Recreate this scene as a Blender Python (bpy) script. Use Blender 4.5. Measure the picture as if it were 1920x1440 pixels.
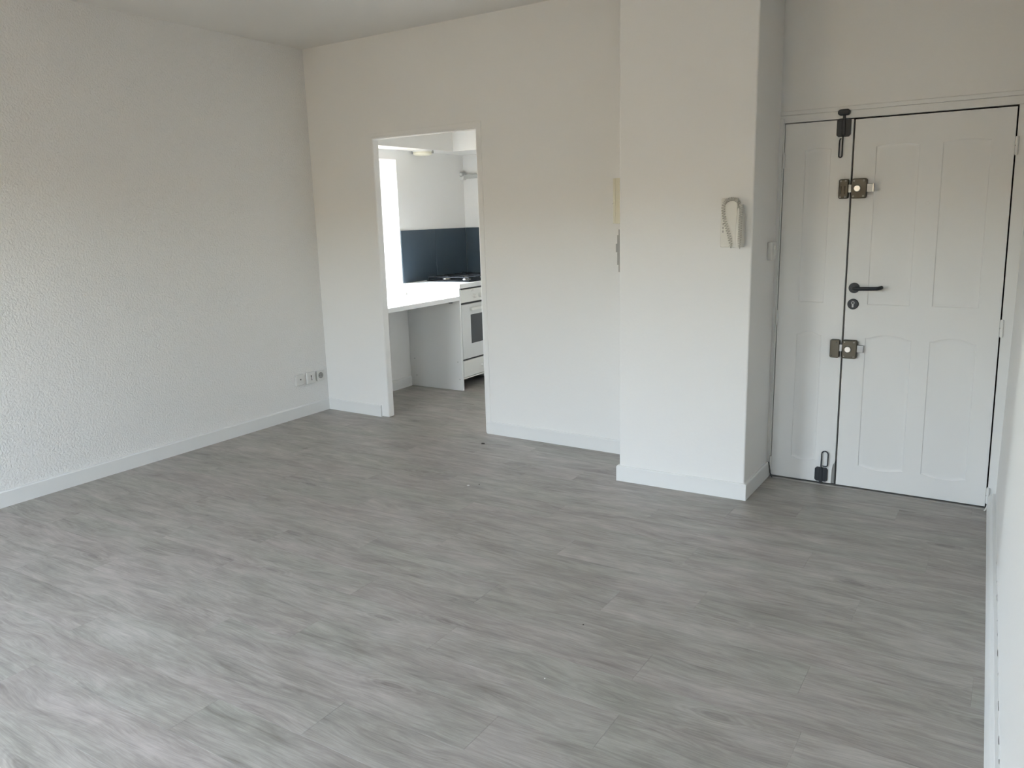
import bpy, bmesh, math, random
from mathutils import Vector, Matrix

# ------------------------------------------------------------------ clear
for o in list(bpy.data.objects):
    bpy.data.objects.remove(o)
sc = bpy.context.scene
COL = sc.collection

# ------------------------------------------------------------------ camera
cam_d = bpy.data.cameras.new('camera')
cam = bpy.data.objects.new('camera', cam_d)
COL.objects.link(cam)
cam_d.sensor_fit = 'HORIZONTAL'
cam_d.sensor_width = 36.0
cam_d.lens = 1503.7 / 1920 * 36.0
cam_d.clip_start = 0.02
RX = (0.84675969, 0.53126665, -0.02745513)      # right
DN = (0.0872997, -0.18968214, -0.97795677)      # down
FW = (-0.52476356, 0.82569754, -0.20699461)     # forward
cam.matrix_world = Matrix(((RX[0], -DN[0], -FW[0], 0.0),
                           (RX[1], -DN[1], -FW[1], 0.0),
                           (RX[2], -DN[2], -FW[2], 1.4742),
                           (0, 0, 0, 1)))
sc.camera = cam

# ------------------------------------------------------------------ sky, light, exposure
world = bpy.data.worlds.new('overcast_sky')
sc.world = world
world.use_nodes = True
wnt = world.node_tree
wb = wnt.nodes['Background']
wsky = wnt.nodes.new('ShaderNodeTexSky')
wsky.sky_type = 'NISHITA'
wsky.sun_disc = False
wsky.sun_elevation = math.radians(50)
wsky.sun_rotation = math.radians(-102)       # sun stands on the kitchen window's side
wmix = wnt.nodes.new('ShaderNodeMix')         # thin even cloud over the clear sky
wmix.data_type = 'RGBA'
wmix.inputs[0].default_value = 0.2
wmix.inputs[7].default_value = (5.6, 5.4, 5.1, 1)
whs = wnt.nodes.new('ShaderNodeHueSaturation')   # haze takes most of the blue out
whs.inputs['Saturation'].default_value = 0.68
wnt.links.new(wsky.outputs[0], whs.inputs['Color'])
wnt.links.new(whs.outputs[0], wmix.inputs[6])
wnt.links.new(wmix.outputs[2], wb.inputs[0])
wb.inputs[1].default_value = 6.1

# hazy sun standing high to the side of the kitchen window: it reaches the sill and desk there, not the room
sun_d = bpy.data.lights.new('sun', 'SUN')
sun_d.energy = 5.0
sun_d.angle = math.radians(4)
sun_d.color = (1.0, 0.93, 0.82)
sun = bpy.data.objects.new('sun', sun_d)
COL.objects.link(sun)
_az, _el = math.radians(1), math.radians(50)
sun.rotation_euler = Vector((math.cos(_el) * math.cos(_az), math.cos(_el) * math.sin(_az), -math.sin(_el))).to_track_quat('-Z', 'Y').to_euler()


def portal(name, loc, rot, sx, sy):
    """sampling portal in a window opening: emits nothing itself, guides rays to the sky"""
    l = bpy.data.lights.new(name, 'AREA')
    l.shape = 'RECTANGLE'
    l.size, l.size_y = sx, sy
    l.cycles.is_portal = True
    o = bpy.data.objects.new(name, l)
    COL.objects.link(o)
    o.location = loc
    o.rotation_euler = rot
    return o


WIN_A = (-3.95, -2.80, 0.12, 2.05)      # french window in the rear wall: x0 x1 z0 z1
WIN_B = (-1.85, -1.10, 0.12, 2.05)      # second one nearer the viewpoint
WIN_K = (4.53, 5.41, 0.80, 1.95)        # kitchen window in the left wall: y0 y1 z0 z1
Y_REAR = -0.38
for W_ in (WIN_A, WIN_B):
    portal('sky_portal_room', ((W_[0] + W_[1]) / 2, Y_REAR - 0.30, (W_[2] + W_[3]) / 2),
           (math.radians(90), 0, 0), W_[1] - W_[0], W_[3] - W_[2])
portal('sky_portal_kitchen', (-4.92, (WIN_K[0] + WIN_K[1]) / 2, (WIN_K[2] + WIN_K[3]) / 2),
       (math.radians(90), 0, math.radians(-90)), WIN_K[1] - WIN_K[0], WIN_K[3] - WIN_K[2])

sc.view_settings.view_transform = 'Standard'
sc.view_settings.look = 'None'
sc.view_settings.gamma = 1.0
sc.view_settings.use_curve_mapping = False
sc.view_settings.exposure = 0.12
sc.cycles.max_bounces = 8
sc.cycles.diffuse_bounces = 5
sc.cycles.adaptive_threshold = 0.03
sc.cycles.caustics_reflective = False
sc.cycles.caustics_refractive = False
sc.cycles.transparent_max_bounces = 12
sc.cycles.sample_clamp_indirect = 8.0

# ------------------------------------------------------------------ materials
def mat(name, col, rough=0.5, metal=0.0, spec=None):
    m = bpy.data.materials.new(name)
    m.use_nodes = True
    b = m.node_tree.nodes['Principled BSDF']
    b.inputs['Base Color'].default_value = (*col, 1)
    b.inputs['Roughness'].default_value = rough
    b.inputs['Metallic'].default_value = metal
    if spec is not None:
        b.inputs['Specular IOR Level'].default_value = spec
    return m


class NT:
    def __init__(s, m):
        s.t = m.node_tree
        s.b = s.t.nodes['Principled BSDF']

    def n(s, typ, **kw):
        nd = s.t.nodes.new(typ)
        for k, v in kw.items():
            if k in nd.inputs.keys() if isinstance(k, str) else False:
                nd.inputs[k].default_value = v
            else:
                setattr(nd, k, v)
        return nd

    def l(s, a, b):
        s.t.links.new(a, b)

    def math(s, op, a, b=0.0, c=None):
        nd = s.t.nodes.new('ShaderNodeMath')
        nd.operation = op
        for i, v in enumerate((a, b, c)):
            if v is None:
                continue
            if isinstance(v, (int, float)):
                nd.inputs[i].default_value = v
            else:
                s.l(v, nd.inputs[i])
        return nd.outputs[0]

    def mix(s, f, a, b, blend='MIX'):
        nd = s.t.nodes.new('ShaderNodeMix')
        nd.data_type = 'RGBA'
        nd.blend_type = blend
        for i, v in ((0, f), (6, a), (7, b)):
            if isinstance(v, (int, float)):
                nd.inputs[i].default_value = v
            elif isinstance(v, tuple):
                nd.inputs[i].default_value = (*v, 1)
            else:
                s.l(v, nd.inputs[i])
        return nd.outputs[2]

    def ramp(s, f, stops):
        nd = s.t.nodes.new('ShaderNodeValToRGB')
        e = nd.color_ramp.elements
        while len(e) < len(stops):
            e.new(0.5)
        for el, (p, c) in zip(e, stops):
            el.position = p
            el.color = (c, c, c, 1) if isinstance(c, (int, float)) else (*c, 1)
        s.l(f, nd.inputs[0])
        return nd.outputs[0]

    def noise(s, vec, scale, detail=4, rough=0.55, dist=0.0):
        nd = s.t.nodes.new('ShaderNodeTexNoise')
        nd.inputs['Scale'].default_value = scale
        nd.inputs['Detail'].default_value = detail
        nd.inputs['Roughness'].default_value = rough
        nd.inputs['Distortion'].default_value = dist
        s.l(vec, nd.inputs['Vector'])
        return nd.outputs['Fac']

    def mapping(s, vec, scale=(1, 1, 1), loc=(0, 0, 0)):
        nd = s.t.nodes.new('ShaderNodeMapping')
        nd.inputs['Scale'].default_value = scale
        nd.inputs['Location'].default_value = loc
        s.l(vec, nd.inputs['Vector'])
        return nd.outputs[0]

    def bump(s, h, strength, dist):
        nd = s.t.nodes.new('ShaderNodeBump')
        nd.inputs['Strength'].default_value = strength
        nd.inputs['Distance'].default_value = dist
        s.l(h, nd.inputs['Height'])
        s.l(nd.outputs[0], s.b.inputs['Normal'])


def plaster(name, col, scale, strength, dist, rough=0.75):
    m = mat(name, col, rough, spec=0.3)
    if strength > 0:
        t = NT(m)
        tc = t.n('ShaderNodeTexCoord')
        t.bump(t.noise(tc.outputs['Object'], scale, 1.5, 0.5), strength, dist)
    return m


WHITE = (0.83, 0.82, 0.80)
M = {}
M['crepi'] = plaster('white_crepi_plaster', WHITE, 95.0, 0.7, 0.006)
M['wall'] = plaster('white_wall_paint', WHITE, 60.0, 0.2, 0.003)
M['smooth'] = plaster('white_smooth_paint', WHITE, 45.0, 0, 0.002)
M['ceil'] = plaster('white_ceiling_paint', (0.80, 0.785, 0.755), 45.0, 0, 0.002)
M['gloss'] = plaster('white_gloss_woodwork', (0.80, 0.80, 0.785), 30.0, 0, 0.001, 0.42)
M['doorpaint'] = plaster('white_door_paint', (0.79, 0.785, 0.77), 25.0, 0.05, 0.001, 0.45)
M['black'] = mat('matt_black_metal', (0.016, 0.019, 0.024), 0.42, 0.2)
M['blackgap'] = mat('door_gap_shade', (0.02, 0.018, 0.016), 0.9)  # shade of the door gaps put into the colour
M['bronze'] = mat('bronze_lacquer', (0.095, 0.083, 0.062), 0.42, 0.55)
M['chrome'] = mat('polished_nickel', (0.60, 0.59, 0.57), 0.30, 1.0)
M['steel'] = mat('zinc_steel', (0.30, 0.31, 0.32), 0.35, 0.9)
M['plastic'] = mat('white_plastic', (0.74, 0.73, 0.70), 0.38)
M['cream'] = mat('cream_plastic', (0.68, 0.64, 0.51), 0.45)
M['ivory'] = mat('ivory_plastic', (0.75, 0.73, 0.67), 0.42)
M['greyplastic'] = mat('grey_plastic', (0.36, 0.35, 0.33), 0.5)
M['greybar'] = mat('grey_metal_paint', (0.46, 0.46, 0.44), 0.45)
M['cord'] = mat('grey_cord_rubber', (0.50, 0.48, 0.43), 0.5)
M['hole'] = mat('dark_hole', (0.03, 0.03, 0.03), 0.7)
M['enamel'] = mat('white_enamel', (0.78, 0.77, 0.73), 0.3)
M['enamelgrey'] = mat('silver_white_enamel', (0.66, 0.66, 0.65), 0.35)
M['oven'] = mat('oven_glass', (0.055, 0.06, 0.065), 0.12)
M['ovenbody'] = mat('oven_gap_shade_casing', (0.05, 0.05, 0.05), 0.6)  # casing painted dark to give shade in the gaps between front parts
M['rawwood'] = mat('worn_grey_wood', (0.30, 0.30, 0.29), 0.8)
M['dirt'] = mat('dark_debris', (0.06, 0.05, 0.045), 0.9)
M['chip'] = mat('pale_plaster_chip', (0.75, 0.74, 0.70), 0.9)
M['ground'] = mat('beige_ground', (0.17, 0.105, 0.05), 0.95)
M['facade'] = mat('beige_render', (0.48, 0.36, 0.22), 0.9)
M['threshold'] = mat('dull_aluminium', (0.42, 0.41, 0.39), 0.45, 0.6)


def laminate():
    m = mat('white_laminate', (0.83, 0.83, 0.82), 0.35)
    t = NT(m)
    tc = t.n('ShaderNodeTexCoord')
    f = t.noise(tc.outputs['Object'], 40, 3)
    t.bump(f, 0.04, 0.001)
    return m


M['lam'] = laminate()


def slate():
    m = mat('dark_slate_tile', (0.030, 0.040, 0.052), 0.32)
    t = NT(m)
    tc = t.n('ShaderNodeTexCoord')
    f = t.noise(tc.outputs['Object'], 6, 4)
    t.l(t.mix(f, (0.042, 0.063, 0.086), (0.062, 0.082, 0.100)), t.b.inputs['Base Color'])
    return m


M['slate'] = slate()


def glass():
    m = bpy.data.materials.new('window_glass')
    m.use_nodes = True
    t = m.node_tree
    for n in list(t.nodes):
        t.nodes.remove(n)
    out = t.nodes.new('ShaderNodeOutputMaterial')
    tr = t.nodes.new('ShaderNodeBsdfTransparent')
    tr.inputs[0].default_value = (0.96, 0.98, 0.97, 1)
    gl = t.nodes.new('ShaderNodeBsdfGlossy')
    gl.inputs['Roughness'].default_value = 0.02
    mx = t.nodes.new('ShaderNodeMixShader')
    mx.inputs[0].default_value = 0.04      # clear thin glass: a faint reflection per face
    t.links.new(tr.outputs[0], mx.inputs[1])
    t.links.new(gl.outputs[0], mx.inputs[2])
    t.links.new(mx.outputs[0], out.inputs[0])
    return m


M['glass'] = glass()


def plank_mat():
    m = mat('grey_oak_vinyl', (0.3, 0.3, 0.29), 0.42)
    t = NT(m)
    tc = t.n('ShaderNodeTexCoord')
    oi = t.n('ShaderNodeObjectInfo')
    rnd = oi.outputs['Random']
    cx = t.n('ShaderNodeCombineXYZ')
    t.l(t.math('MULTIPLY', rnd, 53.0), cx.inputs[0])
    t.l(t.math('MULTIPLY', rnd, 131.0), cx.inputs[1])
    va = t.n('ShaderNodeVectorMath', operation='ADD')
    t.l(tc.outputs['Object'], va.inputs[0])
    t.l(cx.outputs[0], va.inputs[1])
    v = va.outputs[0]
    # wavy warp of the grain
    warp = t.noise(t.mapping(v, (1.5, 4.5, 1)), 1.0, 2, 0.5)
    wc = t.n('ShaderNodeCombineXYZ')
    t.l(t.math('MULTIPLY', t.math('SUBTRACT', warp, 0.5), 0.13), wc.inputs[1])
    vb = t.n('ShaderNodeVectorMath', operation='ADD')
    t.l(v, vb.inputs[0])
    t.l(wc.outputs[0], vb.inputs[1])
    w = vb.outputs[0]
    broad = t.noise(t.mapping(w, (2.0, 7.0, 1)), 1.0, 3, 0.55)
    patch = t.noise(t.mapping(w, (5.2, 25.0, 1)), 1.0, 4, 0.62, 0.5)
    grain = t.noise(t.mapping(w, (6.0, 115.0, 1)), 1.0, 3, 0.6)
    fine = t.noise(t.mapping(w, (14.0, 330.0, 1)), 1.0, 2, 0.6)
    # knots with rings around them
    vor = t.n('ShaderNodeTexVoronoi', feature='F1')
    vor.inputs['Scale'].default_value = 1.0
    t.l(t.mapping(w, (2.1, 7.0, 1)), vor.inputs['Vector'])
    dist = vor.outputs['Distance']
    vs = t.n('ShaderNodeSeparateColor')
    t.l(vor.outputs['Color'], vs.inputs[0])
    kon = t.math('GREATER_THAN', vs.outputs[0], 0.55)
    knot = t.math('MULTIPLY', t.ramp(dist, [(0.0, 1.0), (0.05, 0.7), (0.17, 0.0)]), kon)
    rmask = t.math('MULTIPLY', t.ramp(dist, [(0.05, 1.0), (0.42, 0.0)]), kon)
    ring = t.math('SINE', t.math('MULTIPLY_ADD', patch, 9.0, t.math('MULTIPLY', dist, 85.0)))
    ring = t.math('MULTIPLY', ring, rmask)
    # wandering dark veins
    vn = t.noise(t.mapping(v, (1.0, 9.0, 1), (5, 2, 0)), 1.0, 2, 0.45)
    vein = t.ramp(t.math('ABSOLUTE', t.math('SUBTRACT', vn, 0.5)), [(0.0, 1.0), (0.014, 0.0)])
    vein = t.math('MULTIPLY', vein, t.ramp(broad, [(0.40, 1.0), (0.56, 0.0)]))
    f = t.math('MULTIPLY', t.math('SUBTRACT', broad, 0.5), 0.62)
    f = t.math('MULTIPLY_ADD', t.math('SUBTRACT', patch, 0.5), 0.70, f)
    f = t.math('MULTIPLY_ADD', t.math('SUBTRACT', grain, 0.5), 0.50, f)
    f = t.math('MULTIPLY_ADD', t.math('SUBTRACT', fine, 0.5), 0.44, f)
    f = t.math('MULTIPLY_ADD', ring, 0.075, f)
    f = t.math('MULTIPLY_ADD', knot, -0.36, f)
    f = t.math('MULTIPLY_ADD', vein, -0.17, f)
    f = t.math('MULTIPLY_ADD', t.math('SUBTRACT', rnd, 0.5), 0.035, f)
    f = t.math('ADD', f, 0.56)
    col = t.ramp(f, [(0.0, (0.140, 0.129, 0.115)), (0.5, (0.306, 0.288, 0.265)), (1.0, (0.525, 0.498, 0.468))])
    tint = t.noise(t.mapping(v, (1.2, 4.0, 1), (3, 9, 0)), 1.0, 1)
    col2 = t.mix(t.ramp(tint, [(0.35, 0.0), (0.7, 1.0)]), (1.03, 0.99, 0.98), (0.98, 1.0, 0.955))
    t.l(t.mix(1.0, col, col2, 'MULTIPLY'), t.b.inputs['Base Color'])
    t.l(t.math('MULTIPLY_ADD', f, -0.10, 0.47), t.b.inputs['Roughness'])
    return m


M['plank'] = plank_mat()
M['subfloor'] = mat('dark_underlay', (0.10, 0.10, 0.095), 0.9)

# ------------------------------------------------------------------ helpers
def bx(bm, x0, x1, y0, y1, z0, z1):
    vs = [bm.verts.new((x, y, z)) for z in (z0, z1) for y in (y0, y1) for x in (x0, x1)]
    for f in ((0, 2, 3, 1), (4, 5, 7, 6), (0, 1, 5, 4), (2, 6, 7, 3), (0, 4, 6, 2), (1, 3, 7, 5)):
        bm.faces.new([vs[i] for i in f])
    return vs


def box(*a):
    bm = bmesh.new()
    bx(bm, *a)
    return bm


def prism(bm, pts, axis, a, b):
    """extrude closed outline pts (2-D) along axis from a to b"""
    def P(p, t):
        return {'x': (t, p[0], p[1]), 'y': (p[0], t, p[1]), 'z': (p[0], p[1], t)}[axis]
    lo = [bm.verts.new(P(p, a)) for p in pts]
    hi = [bm.verts.new(P(p, b)) for p in pts]
    n = len(pts)
    bm.faces.new(lo)
    bm.faces.new(list(reversed(hi)))
    for i in range(n):
        bm.faces.new((lo[i], hi[i], hi[(i + 1) % n], lo[(i + 1) % n]))
    return bm


def cyl(bm, c, r, axis, a, b, n=24, r2=None):
    r2 = r if r2 is None else r2
    def P(t, rr, k):
        u, v = rr * math.cos(2 * math.pi * k / n), rr * math.sin(2 * math.pi * k / n)
        return {'x': (t, c[0] + u, c[1] + v), 'y': (c[0] + u, t, c[1] + v), 'z': (c[0] + u, c[1] + v, t)}[axis]
    lo = [bm.verts.new(P(a, r, k)) for k in range(n)]
    hi = [bm.verts.new(P(b, r2, k)) for k in range(n)]
    bm.faces.new(lo)
    bm.faces.new(list(reversed(hi)))
    for i in range(n):
        bm.faces.new((lo[i], hi[i], hi[(i + 1) % n], lo[(i + 1) % n]))
    return bm


def tube(bm, pts, r, n=8, closed=False, taper=None):
    pts = [Vector(p) for p in pts]
    rings = []
    N = len(pts)
    prev = None
    for i, p in enumerate(pts):
        if closed:
            d = pts[(i + 1) % N] - pts[i - 1]
        else:
            d = pts[min(i + 1, N - 1)] - pts[max(i - 1, 0)]
        d.normalize()
        if prev is None:
            u = d.cross(Vector((0, 0, 1)))
            if u.length < 1e-3:
                u = d.cross(Vector((1, 0, 0)))
        else:
            u = prev - d * prev.dot(d)
        u.normalize()
        prev = u
        w = d.cross(u)
        rr = r if taper is None else r * taper(i / (N - 1))
        rings.append([bm.verts.new(p + rr * (math.cos(2 * math.pi * k / n) * u + math.sin(2 * math.pi * k / n) * w)) for k in range(n)])
    m = N if closed else N - 1
    for i in range(m):
        a, b = rings[i], rings[(i + 1) % N]
        for k in range(n):
            bm.faces.new((a[k], a[(k + 1) % n], b[(k + 1) % n], b[k]))
    if not closed:
        bm.faces.new(list(reversed(rings[0])))
        bm.faces.new(rings[-1])
    return bm


def rrect(x0, x1, z0, z1, r, n=4):
    out = []
    for cx, cz, a0 in ((x1 - r, z1 - r, 0), (x0 + r, z1 - r, 90), (x0 + r, z0 + r, 180), (x1 - r, z0 + r, 270)):
        for k in range(n + 1):
            a = math.radians(a0 + 90 * k / n)
            out.append((cx + r * math.cos(a), cz + r * math.sin(a)))
    return out


def chamf(x0, x1, z0, z1, c):
    return [(x1, z0 + c), (x1, z1 - c), (x1 - c, z1), (x0 + c, z1), (x0, z1 - c), (x0, z0 + c), (x0 + c, z0), (x1 - c, z0)]


def obj(name, bm, m, parent=None, bevel=0.0, seg=2, smooth=35, label=None, loc=None, warp=None):
    bmesh.ops.recalc_face_normals(bm, faces=bm.faces[:])
    if warp:
        for v in bm.verts:
            v.co.x += warp(v.co)
    me = bpy.data.meshes.new(name)
    bm.to_mesh(me)
    bm.free()
    me.materials.append(M[m] if isinstance(m, str) else m)
    if smooth:
        me.shade_smooth()
        me.set_sharp_from_angle(angle=math.radians(smooth))
    o = bpy.data.objects.new(name, me)
    COL.objects.link(o)
    if parent is not None:
        o.parent = parent
    if loc is not None:
        o.location = loc
    if bevel > 0:
        md = o.modifiers.new('edge_rounding', 'BEVEL')
        md.width = bevel
        md.segments = seg
        md.limit_method = 'ANGLE'
        md.angle_limit = math.radians(40)
        md.harden_normals = False
    if label:
        o['label'] = label
    return o


def tag(o, label, cat, group=None, kind=None):
    o['label'] = label
    o['category'] = cat
    if group:
        o['group'] = group
    if kind:
        o['kind'] = kind
    return o


def struct(name, bm, m, label, cat, **kw):
    return tag(obj(name, bm, m, **kw), label, cat, kind='structure')


def empty(name, loc=(0, 0, 0), rz=0.0):
    o = bpy.data.objects.new(name, None)
    COL.objects.link(o)
    o.location = loc
    o.rotation_euler = (0, 0, rz)
    o.empty_display_size = 0.05
    return o


# ------------------------------------------------------------------ plan of the flat (metres)
ZC = 2.689
XL0 = -4.574
def xl(y): return XL0 - 0.0085 * (y - 4.7)
def yb(x): return 4.4247 - 0.0318 * (x + 3)
def yc(x): return 3.9356 + 0.0122 * (x + 1.4)
def yd(x): return 4.3656 - 0.0197 * (x + 0.5)
def xfoot(y): return -0.0454 - 0.0319 * (y - 4.6)
def xr(y): return xfoot(y) + 0.030
XC0, XC1 = -1.8032, -1.108
D0, D1, ZDW = -3.937, -3.0392, 2.0155
WT = 0.065                                   # partition thickness
XK = -4.535                                  # kitchen left wall
YK = 6.383                                   # kitchen far wall
ZK = 2.029                                   # kitchen dropped ceiling
XKR = -2.45                                  # kitchen right wall (out of sight)

# ------------------------------------------------------------------ outside ground
gb = bmesh.new()
bx(gb, -160, 160, -160, 160, -4.3, -4.0)
struct('ground', gb, 'ground', 'pale beige ground outside the windows', 'ground')

# unseen low house, added to block low sky from the rear windows
bm = bmesh.new()
bx(bm, -40, 30, -22.0, -14.0, -4.0, 2.2)
prism(bm, [(-22.4, 2.2), (-13.6, 2.2), (-18.0, 3.5)], 'x', -40, 30)
struct('exterior', bm, 'facade', 'low beige house added across the street to block low sky', 'house')

# ------------------------------------------------------------------ floor with planks
fb = bmesh.new()
bx(fb, -4.95, 0.45, -1.05, 6.75, -0.12, -0.006)
floor = struct('floor', fb, 'subfloor', 'grey oak vinyl plank floor running through room and kitchen', 'floor')

random.seed(11)
PW, PL, GAP = 0.184, 1.22, 0.0003
plank_cache = {}


def plank_mesh(L, W):
    key = (round(L, 4), round(W, 4))
    if key in plank_cache:
        return plank_cache[key]
    bm = bmesh.new()
    c = 0.0003
    hx, hy = L / 2 - GAP / 2, W / 2 - GAP / 2
    prof = [(-0.006, 0.0), (-c, 0.0), (0.0, c)]
    rings = []
    for z, ins in prof:
        rings.append([bm.verts.new((sx * (hx - ins), sy * (hy - ins), z)) for sx, sy in ((-1, -1), (1, -1), (1, 1), (-1, 1))])
    for a, b in zip(rings, rings[1:]):
        for k in range(4):
            bm.faces.new((a[k], a[(k + 1) % 4], b[(k + 1) % 4], b[k]))
    bm.faces.new(rings[-1])
    me = bpy.data.meshes.new('plank')
    bm.to_mesh(me)
    bm.free()
    me.materials.append(M['plank'])
    plank_cache[key] = me
    return me


pins = {1.23: -2.03, 1.598: -1.213, 2.15: -0.944, 2.334: -1.69}
Y0 = 1.23 - 11 * PW
n_rows = int((YK - Y0) / PW) + 1
last = 0.0
for r in range(n_rows):
    y0 = Y0 + r * PW
    y1 = y0 + PW
    if y0 > YK - 0.01:
        break
    y1 = min(y1, YK)
    xa = xl((y0 + y1) / 2) + 0.003 if y0 < 4.40 else XK + 0.003
    xb = xr(y0) - 0.004 if y0 < 4.36 else (XKR if y0 > 4.46 else 0.0)
    joint = None
    for k, v in pins.items():
        if abs(k - y0) < 0.01:
            joint = v
    if joint is None:
        joint = last + 0.41 + random.uniform(-0.12, 0.12)
    last = joint
    x = joint
    while x > xa:
        x -= PL
    while x < xb - 0.02:
        a, b = max(x, xa), min(x + PL, xb)
        x += PL
        if b - a < 0.03:
            continue
        o = bpy.data.objects.new('plank', plank_mesh(b - a, y1 - y0))
        COL.objects.link(o)
        o.parent = floor
        o.location = ((a + b) / 2, (y0 + y1) / 2, 0.0)

# ------------------------------------------------------------------ room shell
# left wall
bm = bmesh.new()
pts = [(xl(-1.05), -1.05), (xl(4.50), 4.50), (-4.95, 4.50), (-4.95, -1.05)]
prism(bm, pts, 'z', 0.0, ZC + 0.02)
struct('wall_left', bm, 'crepi', 'white wall with coarse rough-cast plaster above the sockets', 'wall')
# back wall with the doorway
bm = bmesh.new()
x0, x1 = -4.62, -1.70
out = [(x0, 0.0), (D0, 0.0), (D0, ZDW), (D1, ZDW), (D1, 0.0), (x1, 0.0), (x1, ZC + 0.02), (x0, ZC + 0.02)]
prism(bm, out, 'y', 0.0, WT)
for v in bm.verts:
    v.co.y += yb(v.co.x)
struct('wall_back', bm, 'wall', 'white back wall with the open doorway into the kitchen', 'wall', bevel=0.009, seg=3)

# flat casing strip flush around the doorway
bm = bmesh.new()
cw, ct = 0.048, 0.004
out = [(D1 + 0.010, 0.0), (D1 + cw, 0.0), (D1 + cw, ZDW + cw), (D0 - 0.02, ZDW + cw - 0.012), (D0 - 0.02, ZDW + 0.012), (D1 + 0.010, ZDW + 0.012)]
prism(bm, out, 'y', -ct, 0.002)
for v in bm.verts:
    v.co.y += yb(v.co.x)
struct('trim_1', bm, 'wall', 'thin flat white casing strip beside the kitchen doorway', 'trim', bevel=0.002)

# pillar (chimney breast)
bm = bmesh.new()
prism(bm, [(XC0, yc(XC0)), (XC1, yc(XC1)), (XC1, 4.50), (XC0, 4.50)], 'z', 0.0, ZC + 0.02)
struct('wall_pillar', bm, 'wall', 'white plastered pillar standing out from the wall beside the entrance door', 'pillar', bevel=0.007, seg=3)

# entrance wall
DL, DR, DH = -1.113, -0.018, 1.905
bm = bmesh.new()
x0, x1 = XC1 - 0.15, 0.30
out = [(x0, 0.0), (DL + 0.012, 0.0), (DL + 0.012, DH), (DR, DH), (DR, 0.0), (x1, 0.0), (x1, ZC + 0.02), (x0, ZC + 0.02)]
prism(bm, out, 'y', 0.0, 0.16)
for v in bm.verts:
    v.co.y += yd(v.co.x)
struct('wall_entry', bm, 'wall', 'white wall above and around the entrance door', 'wall')

# right wall (slightly uneven)
bm = bmesh.new()
ys = [-1.05, 0.0, 1.0, 2.0, 3.0, 3.6, 4.1, 4.60]
inner = [(xr(y), y) for y in ys]
prism(bm, inner + [(0.45, 4.60), (0.45, -1.05)], 'z', 0.0, ZC + 0.02)
struct('wall_right', bm, 'wall', 'white wall meeting the hinge side of the entrance door', 'wall')

# rear wall with french window opening
def wall_hole(x0, x1, y0, y1, z0, z1, h):
    bm = bmesh.new()
    a0, a1, c0, c1 = h
    bx(bm, x0, a0, y0, y1, z0, z1)
    bx(bm, a1, x1, y0, y1, z0, z1)
    bx(bm, a0, a1, y0, y1, z0, c0)
    bx(bm, a0, a1, y0, y1, c1, z1)
    return bm


bm = wall_hole(-4.95, -1.95, Y_REAR - 0.32, Y_REAR, 0.0, ZC + 0.02, WIN_A)
bm2 = wall_hole(-1.95, 0.45, Y_REAR - 0.32, Y_REAR, 0.0, ZC + 0.02, WIN_B)
me_ = bpy.data.meshes.new('tmp')
bm2.to_mesh(me_)
bm2.free()
bm.from_mesh(me_)
bpy.data.meshes.remove(me_)
struct('wall_rear', bm, 'smooth', 'white wall behind the viewpoint with the tall windows', 'wall')
# ceiling
struct('ceiling', box(-4.95, 0.45, -1.07, 6.75, ZC, ZC + 0.2), 'ceil', 'plain white ceiling of the empty room', 'ceiling')

# kitchen shell
bm = bmesh.new()
WKX = -4.95
ya, yb_ = 4.505, 6.75
bx(bm, WKX, XK, ya, WIN_K[0], 0, ZC + 0.02)
bx(bm, WKX, XK, WIN_K[1], yb_, 0, ZC + 0.02)
bx(bm, WKX, XK, WIN_K[0], WIN_K[1], 0, WIN_K[2] - 0.03)
bx(bm, WKX, XK, WIN_K[0], WIN_K[1], WIN_K[3], ZC + 0.02)
wall_kl = struct('wall_kitchen_left', bm, 'smooth', 'white kitchen wall with window recess behind desk and cooker', 'wall')
wall_kb = struct('wall_kitchen_far', box(-4.95, XKR + 0.3, YK, 6.75, 0, ZC + 0.02), 'smooth',
                 'white far wall of the kitchen seen beside the doorway edge', 'wall')
struct('wall_kitchen_right', box(XKR, XKR + 0.3, 4.47, YK, 0, ZC + 0.02), 'smooth', 'white kitchen wall hidden behind the back wall', 'wall')
bm = bmesh.new()
xo, yo = -4.325, 5.945
prism(bm, [(XK - 0.01, 4.49), (xo, 4.49), (xo, yo), (XKR + 0.01, yo - 0.03), (XKR + 0.01, YK + 0.01), (XK - 0.01, YK + 0.01)], 'z', ZK, ZC)
struct('ceiling_kitchen', bm, 'ceil', 'dropped white kitchen ceiling with a raised recess', 'ceiling')

# ------------------------------------------------------------------ baseboards
BH, BT = 0.088, 0.013


def baseboard(name, p, q, label, h=BH, t=BT, mitre0=0.0, mitre1=0.0, side=1):
    """board along p->q, standing out to the right-hand (side=1) of the direction"""
    p, q = Vector(p), Vector(q)
    d = (q - p).normalized()
    n = Vector((d.y, -d.x)) * side
    prof = [(-0.004, 0.0), (t, 0.0), (t, h - 0.006), (t - 0.004, h), (-0.004, h)]
    bm = bmesh.new()
    rings = []
    for base, mi, sg in ((p, mitre0, -1), (q, mitre1, 1)):
        ring = []
        for o, z in prof:
            c = base + n * o + d * (sg * mi * (o / t))
            ring.append(bm.verts.new((c.x, c.y, z)))
        rings.append(ring)
    k = len(prof)
    for i in range(k):
        bm.faces.new((rings[0][i], rings[1][i], rings[1][(i + 1) % k], rings[0][(i + 1) % k]))
    bm.faces.new(rings[0])
    bm.faces.new(list(reversed(rings[1])))
    return struct(name, bm, 'gloss', label, 'baseboard', smooth=20)


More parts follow.
